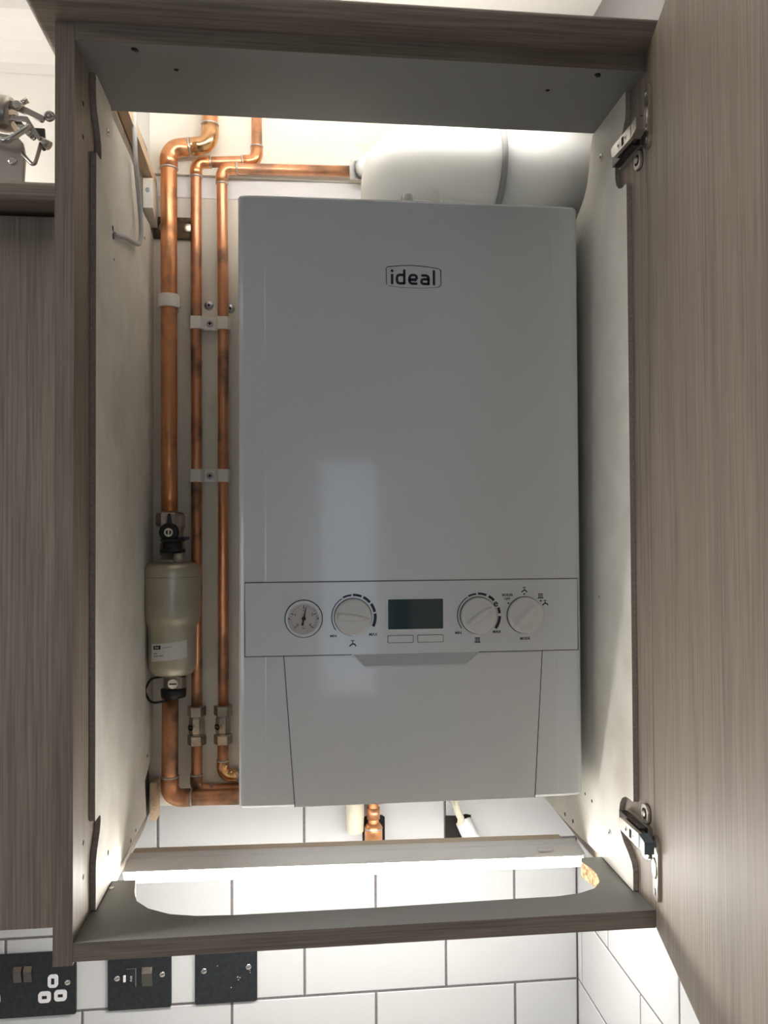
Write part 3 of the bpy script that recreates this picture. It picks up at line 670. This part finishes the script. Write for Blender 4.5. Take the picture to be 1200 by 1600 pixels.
mb = MB(); mb.text('ideal', 3.6, lambda u, v, w_: cyl(31.9, 241, .10, .65, -.02)(-16+u, 6.6+v, w_), .1, off=.05); obj('label_wordmark', mb, 'paper', lb)
mb = MB(); ideal(lambda u, v, w_: cyl(37.3, 305, .0, .75)(u, v, w_), 10.5, .13, -16.5, -5, mb, .5); obj('embossed_lettering', mb, 'filter', body)
# neck, bottom valve and top valve
mb = MB().lathe([(0, 15), (3, 15), (3.5, 13), (16, 13)], (FX-1, FYY-2, 357), (0, 0, 1), 24); mb.lathe([(0, 6.5), (11, 6.5), (12, 5.6)], (FX+10, FYY-16, 357), (0, 0, 1), 16); obj('neck', mb, 'filter', ft)
mb = MB().lathe([(0, 16), (2, 17), (13, 17.2), (16, 16), (22, 14), (36, 15.5), (38, 17.5), (54, 17.8)], (55, PY1-2, 366), (0, 0, 1), 10, 0, False)
obj('top_valve', mb, 'nickel', ft, .6)
obj('compression_nut', MB().lathe([(0, 17), (1.6, 19.5), (17, 19.5), (19, 17), (20, 12.5)], (52, PY1-1, 405), (0, 0, 1), 6, 0, False), 'nickel', ft, .7)
mb = MB().lathe([(0, 16.5), (2, 17), (4, 17), (5, 13), (14, 13), (15, 16), (17, 16.5), (18, 15)], (58.5, FYY-4, 370), (0, 0, 1), 28)
mb.prism([(70, 384), (80, 388), (80, 391), (66, 391)], FRONT(FYY-4), -5, 5)
obj('black_cap', mb, 'black', ft)
mb = MB().lathe([(0, 11.5), (2, 13), (8, 13), (10, 11.5), (10.5, 7.5)], (54, PY1-16, 397), (0, -1, 0), 28); mb.prism([(49.5, 400), (58.5, 400), (56, 421), (54, 423), (51.5, 421)], FRONT(PY1-20), -2, 2)
kb = obj('valve_key', mb, 'black', ft, .5)
mb = ring(MB(), 54, 397, 3.6, 5.8, PY1-26, PY1-28.5, 0, 24); mb.box(53, 55.2, PY1-28.2, PY1-27, 393.4, 400.6, 0); obj('slotted_spindle', mb, 'chrome', kb)
mb = MB().lathe([(0, 12), (3, 15.5), (24, 15), (27, 14), (30, 13)], (59, PY1-4, 178), (0, 0, 1), 12, 0, False); obj('bottom_valve', mb, 'nickel', ft, .5)
mb = MB().lathe([(0, 7), (5, 7.2), (6, 6.4)], (59, PY1-18, 194), (0, -1, 0), 24); mb.box(54.5, 63.5, PY1-24.8, PY1-24, 193.2, 194.8, 1); obj('slotted_screw', mb, ['chrome', 'dark'], ft)
mb = MB().lathe([(0, 7), (3, 8), (3.5, 16.5), (14, 17.2), (15, 16.5), (16, 12)], (57.5, PY1-8, 170.5), (0, 0, 1), 28); obj('drain_cap', mb, 'black', ft)
mb = MB(); mb.tube(fillet([(57, PY1-24, 206), (30, PY1-24, 202), (22, PY1-24, 186), (30, PY1-24, 169), (52, PY1-24, 172)], 10, 5), 1.6, 10)
mb.tube([(46, PY1-23, 205), (60, PY1-23, 207), (75, PY1-22, 203)], 2.0, 10); obj('tether', mb, 'black', ft)

# ================================================================== bits at the back: rails, cable, bracket
mb = MB(); mb.box(24.5, 79, 371, 376.4, 812, 842); 
for x in (38, 73): mb.lathe([(0, 6.5), (.8, 6), (1, 3)], (x, 371, 827), (0, -1, 0), 16, 1)
tag(obj('steel_bracket', mb, ['rust', 'nickel'], None, .4), 'dark rusty steel strip on the cream wall behind the copper pipes', 'bracket')
mb = MB(); mb.prism([(135, 884.5), (135, 925), (374, 925), (374, 858), (268, 858), (215, 860)], lambda u, v, w_: (w_, u, v), 8, 18.0) if False else mb.box(2, 17.5, 132, 366, H+.3, 935)
tag(obj('timber_board', mb, 'ply', None, .3), 'brown rough board on the top left edge of the boiler cupboard', 'board')
mb = MB(); mb.prism([(150, 893), (367, 879), (367, 892), (150, 909)], lambda u, v, w_: (w_, u, v), 18.2, 30.5)
tag(obj('timber_batten', mb, 'batten', None, .4), 'pale pine batten running back to the wall above the grey cable', 'batten')
mb = MB(); mb.prism([(330, 838), (367, 824), (367, 877), (330, 879), (328, 876)], lambda u, v, w_: (w_, u, v), 18.3, 31.5)
mb.lathe([(0, 3.6), (1, 3.2)], (25, 329, 862), (0, -1, 0), 14, 1)
tag(obj('corner_block', mb, ['whiteblock', 'bluechrome'], None, .8), 'small white painted block with a screw under the pine batten', 'block')
mb = MB(); mb.prism([(24.2, 56), (24.2, 4), (33, 4), (33, 56)], lambda u, v, w_: (u, w_, v), 350, 376)
tag(obj('timber_offcut', mb, 'batten', None, .4), 'short upright timber offcut at the bottom left corner below the cream board', 'batten')
from mathutils import geometry
def bez(pts, n=10):
    P = [Vector(p) for p in pts]; out = []
    for i in range(len(P)-1):
        p0, p1, p2, p3 = P[max(i-1, 0)], P[i], P[i+1], P[min(i+2, len(P)-1)]
        for k in range(n):
            t = k/n; out.append(.5*((2*p1)+(p2-p0)*t+(2*p0-5*p1+4*p2-p3)*t*t+(3*p1-p0-3*p2+p3)*t**3))
    out.append(P[-1]); return out
mb = MB().tube(bez([(31, 205, 960), (31, 210, 905), (31, 218, 850), (32, 240, 800), (32, 248, 775), (31, 244, 760), (30, 225, 752), (29, 180, 742), (27, 140, 731), (24.6, 131, 729)]), 2.9, 12)
tag(obj('cable', mb, 'cable'), 'thin grey cable hanging from above into a hole in the left lining', 'cable')

# under the boiler
hole = MB(); 
mb = MB().prism([(316.5, -60), (349, -60), (349, -14), (344, -11), (321, -12), (316.5, -16)], FRONT(WALL), .05, .3); tag(obj('wall_opening', mb, 'dark'), 'dark cut-out in the tile around the copper stub pipe under the boiler', 'wall hole')
mb = MB().prism([(437, -60), (475, -60), (475, -17), (468, -15), (455, -17), (437, -16)], FRONT(WALL), .05, .3); tag(obj('wall_opening', mb, 'dark'), 'dark cut-out in the tile where the cream cable enters', 'wall hole')
t = thing('copper_pipe', 'short copper stub pipe dropping below the boiler into the tiled wall', 'pipe', (332, 362, -50))
obj('pipe', MB().tube(fillet([(331, 362, BZ0-.3), (331, 362, -34), (331, 376, -60)], 12), 7.5, 18), 'copper', t)
e = obj('reducer', MB().lathe([(0, 12.5), (24, 12.5), (27, 11), (30, 9)], (331, 362, -46), (0, 0, 1), 24), 'copper', t); obj('solder_ring', MB().lathe([(0, 12.7), (1, 13.2), (2.5, 12.7)], (331, 362, -24), (0, 0, 1), 24), 'solder', e)
obj('coupling', MB().lathe([(0, 9.2), (16, 9.2)], (331, 362, -10), (0, 0, 1), 24), 'copper_old', t)
mb = MB().lathe([(-29, 9), (-26, 12), (0, 12.8), (BZ0-1, 12.8)], (305, 362, 0), (0, 0, 1), 28)
tag(obj('waste_pipe', mb, 'cream_cable'), 'pale plastic waste pipe hanging below the boiler left of the copper stub', 'pipe')
mb = MB().tube(bez([(442, 330, BZ0-1), (443, 345, 30), (450, 352, 0), (456, 358, -14), (457, 368, -26)]), 5.0, 12); tag(obj('cable', mb, 'cream_cable'), 'cream cable curling from under the boiler into the tile cut-out', 'cable')
mb = MB().tube(bez([(462, 371, -22), (468, 362, -36), (478, 350, -54)]), 11.5, 20); tag(obj('waste_pipe', mb, 'socket'), 'white plastic pipe stub slanting out of the right tile cut-out', 'pipe')

# ================================================================== lamps
def strip(label, x0, x1, yf, yb, z, m, s, tilt=0.0, grp=None):
    """slim batten lamp, the diffuser along its front edge; s=-1 facing down and forward, s=+1 facing back"""
    t = thing('strip_lamp', label, 'lamp', ((x0+x1)/2, (yf+yb)/2, z))
    Z = lambda x: -tilt*(x-(x0+x1)/2)
    f = lambda u, v, w_: (w_, u, v+Z(w_))
    if s < 0:
        body = [(yf, z+9), (yf+2, z+10), (yf+24, z+14.5), (yf+30, z+13), (yf+37, z+13.5), (yb, z+13.5), (yb, z), (yf+5, z+0)]
        obj('housing', MB().prism(body, f, x0, x1), 'stripgrey', t, .5)
        obj('back_rail', MB().prism([(yb+.2, z+2), (yb+18, z+2), (yb+18, z+12), (yb+.2, z+13.5)], f, x0+2, x1-10), 'tan', t)
        obj('diffuser', MB().prism([(yf-.1, z+8.8), (yf-2.5, z+6), (yf-3, z+1), (yf+1, z-4), (yf+10, z-6), (yb-20, z-6), (yb-16, z-.3), (yf+4.8, z-.3)], f, x0+3, x1-3), m, t)
        obj('end_cap', MB().prism([(yf-3.5, z-4), (yf-3, z+7), (yf+1, z+10.5), (yf+24, z+15), (yb, z+14), (yb, z-4)], f, x1, x1+3.5), 'stripgrey', t, .5)
        sx = x1-52
        obj('switch', MB().box(sx, sx+18, yf+8, yf+17, z+12+Z(sx), z+15+Z(sx)), 'socket', t, .8)
    else:
        obj('housing', MB().prism([(yf, z), (yf, z+16), (yb-5, z+16), (yb-5, z)], f, x0, x1), 'stripgrey', t, .5)
        obj('diffuser', MB().prism([(yb-4.9, z+1), (yb-4.9, z+16.2), (yf+4, z+16.2), (yf+6, z+20), (yb-4, z+20), (yb+4, z+14), (yb+5, z+7), (yb, z+1)], f, x0+3, x1-3), m, t)
    return t
strip('glowing slim strip lamp lying across the back of the cupboard bottom', 26.5, 568, 170, 214, -2.0, 'lamp_low', -1, .0125)
strip('slim strip lamp hidden behind the cornice on top of the boiler cupboard', 30, 560, 60, 100, H+18.6, 'lamp_top', 1)
strip('slim strip lamp on top of the shorter left cupboard', -560, -140, 180, 220, 742.5, 'lamp_top', 1)

# ================================================================== socket plates
WY = WALL
def plate(root, x0, x1, z0, z1):
    return obj('face_plate', MB().prism(rrect(x0, x1, z0, z1, 3), FRONT(WY), .1, 4.2), 'blackpl', root, .7)
def scr(root, x, z):
    mb = MB().lathe([(0, 4.0), (.6, 3.7), (.9, 2.6)], (x, WY-4.2, z), (0, -1, 0), 20); mb.stroke([(x-2.6, z-.8), (x+2.6, z+.8)], .9, FRONT(WY-5.1), .2, 1); obj('screw', mb, ['chrome', 'dark'], root)
def rocker(root, x0, x1, z0, z1):
    mb = MB(); zm = z0+(z1-z0)*.74
    mb.add([(x0, WY-4, z0), (x1, WY-4, z0), (x1, WY-4, z1), (x0, WY-4, z1), (x0, WY-6, z0), (x1, WY-6, z0), (x1, WY-10, zm), (x0, WY-10, zm), (x1, WY-5.5, z1), (x0, WY-5.5, z1)],
           [(0, 1, 5, 4), (0, 4, 7, 9, 3), (1, 2, 8, 6, 5), (3, 9, 8, 2)]); mb.add([(x0, WY-6, z0), (x1, WY-6, z0), (x1, WY-10, zm), (x0, WY-10, zm)], [(0, 1, 2, 3)], 1)
    mb.add([(x0, WY-10, zm), (x1, WY-10, zm), (x1, WY-5.5, z1), (x0, WY-5.5, z1)], [(0, 1, 2, 3)], 0); obj('rocker_switch', mb, ['chrome', 'darkmetal'], root, .3)
def pin(root, cx, cz, w_, h_, sw, sh):
    mb = MB().prism(rrect(cx-w_/2, cx+w_/2, cz-h_/2, cz+h_/2, 4.6, 5), FRONT(WY), 3.5, 6.2); mb.prism([(cx-sw/2, cz-sh/2), (cx+sw/2, cz-sh/2), (cx+sw/2, cz+sh/2), (cx-sw/2, cz+sh/2)], FRONT(WY-6.2), -.1, .12, 1)
    obj('pin_socket', mb, ['socket', 'dark'], root, .5)
ds = thing('power_socket', 'black double power socket with white pin inserts under the left cupboard', 'socket', (-152, WY, -264))
plate(ds, -225, -79, -264, -178)
scr(ds, -90.5, -220); scr(ds, -213.5, -217)
for x0 in (-161, -147.5): rocker(ds, x0, x0+10.6, -215.5, -194)
for cx in (-109.5, -197):
    pin(ds, cx, -216.5, 13.5, 17.5, 4.2, 8.2); pin(ds, cx-11, -237.5, 16.5, 15, 6.6, 4.2); pin(ds, cx+10, -236.5, 16.5, 15, 6.6, 4.2)
fs_ = thing('fused_switch', 'black fused switch plate with a chrome rocker, second plate from the left', 'switch', (6, WY, -263))
plate(fs_, -37, 49, -263, -177); scr(fs_, -24.5, -219); scr(fs_, 36.5, -217)
rocker(fs_, 9.5, 23.5, -231, -205)
mb = MB().prism(rrect(-12, 1.5, -233, -205.5, 1.2), FRONT(WY), 3.5, 5.6); fc = obj('fuse_carrier', mb, 'blackpl', fs_, .4)
mb = ring(MB(), 0, 0, 0, 0, 0, 0) if False else MB(); mb.stroke([(-11.5, -206), (1, -206), (1, -230)], .6, FRONT(WY-5.7), .3); obj('chrome_line', mb, 'chrome', fc)
mb = MB().prism([(-16, -224), (-12.5, -224), (-12.5, -215), (-16, -215)], FRONT(WY), 4, 6); obj('fuse_pull', mb, 'socket', fc, .5)
mb = MB().text('FUSE', 3.6, lambda u, v, w_: (-5-v, WY-5.7-w_, -219.5+u), .2); obj('fuse_lettering', mb, 'socket', fc)
bp_ = thing('blank_plate', 'plain black blanking plate, rightmost of the three wall plates', 'plate', (124, WY, -262))
plate(bp_, 81, 167, -262, -176); scr(bp_, 93.5, -216); scr(bp_, 155, -214)
mb = MB()
for x, z, rr in ((112, -210, .6), (140, -227, .8), (143, -228, .7), (141, -231, .6), (131, -241, .7), (157, -219, .5), (157.5, -222, .5)): obj('paint_speck', MB().prism(arc(x, z, rr, 0, 330, 6), FRONT(WY-4.25), -.05, .1), 'socket', bp_)

# ================================================================== chrome gadget on the left cupboard
gd = thing('kitchen_gadget', 'chrome lever gadget with a wire handle on top of the left cupboard', 'gadget', (-75, 78, 742))
GY = 78
mb = MB().tube([(-150, GY, 838), (-70, GY, 831), (-64, GY, 831)], [19, 18, 16], 28); obj('drum', mb, 'hingemetal', gd)
mb = MB().lathe([(0, 4), (3, 5.5), (6, 4)], (-56, GY-10, 834), (0, -1, 0), 16); mb.lathe([(0, 3), (8, 3)], (-57, GY, 843), (1, 0, .6), 12); obj('rivet', mb, 'chrome', gd)
def bar(pts, w2, th, y, m, name='lever_arm'):
    mb = MB().stroke(pts, w2, FRONT(y), th); return obj(name, mb, m, gd, .4)
bar([(-66, 838), (-53, 833), (-34, 824)], 6.5, 5, GY-8, 'hingemetal'); bar([(-66, 822), (-48, 822), (-36, 803)], 4.2, 4, GY-10, 'hingemetal'); bar([(-50, 818), (-38, 818), (-36, 800)], 5, 3, GY+6, 'darkmetal')
bar([(-62, 826), (-52, 814), (-44, 807)], 6, 4, GY-3, 'chrome')
mb = MB(); mb.tube([(-26+4*math.cos(t*math.pi/8), GY-8, 827+4*math.sin(t*math.pi/8)) for t in range(17)], 1.8, 10); mb.sphere((-26, GY-8, 827), 2.6); obj('eye_ring', mb, 'hingemetal', gd)
mb = MB().tube(fillet([(-34, GY-8, 799), (-41, GY-8, 774), (-58, GY, 794)], 3, 4), 2.0, 12); mb.tube([(-35, GY-8, 803), (-26, GY-8, 796)], [3, 4.8], 14); obj('wire_bail', mb, 'hingemetal', gd)
mb = MB().tube(bez([(-90, GY-16, 806), (-74, GY-16, 798), (-64, GY-16, 797), (-50, GY-14, 808), (-44, GY-12, 814)]), 3.2, 12); obj('wire_handle', mb, 'chrome', gd)
pl = obj('base_plate', MB().prism([(-100, 742.3), (-54, 742.3), (-53, 770), (-52, 790), (-54, 801), (-60, 808), (-100, 812)], FRONT(GY), -3, 3), 'hingemetal', gd, .8)
for z in (756, 781): obj('rivet', MB().lathe([(0, 4.6), (1.5, 4.2), (2.4, 2.6)], (-64, GY-3, z), (0, -1, 0), 18), 'chrome', pl)
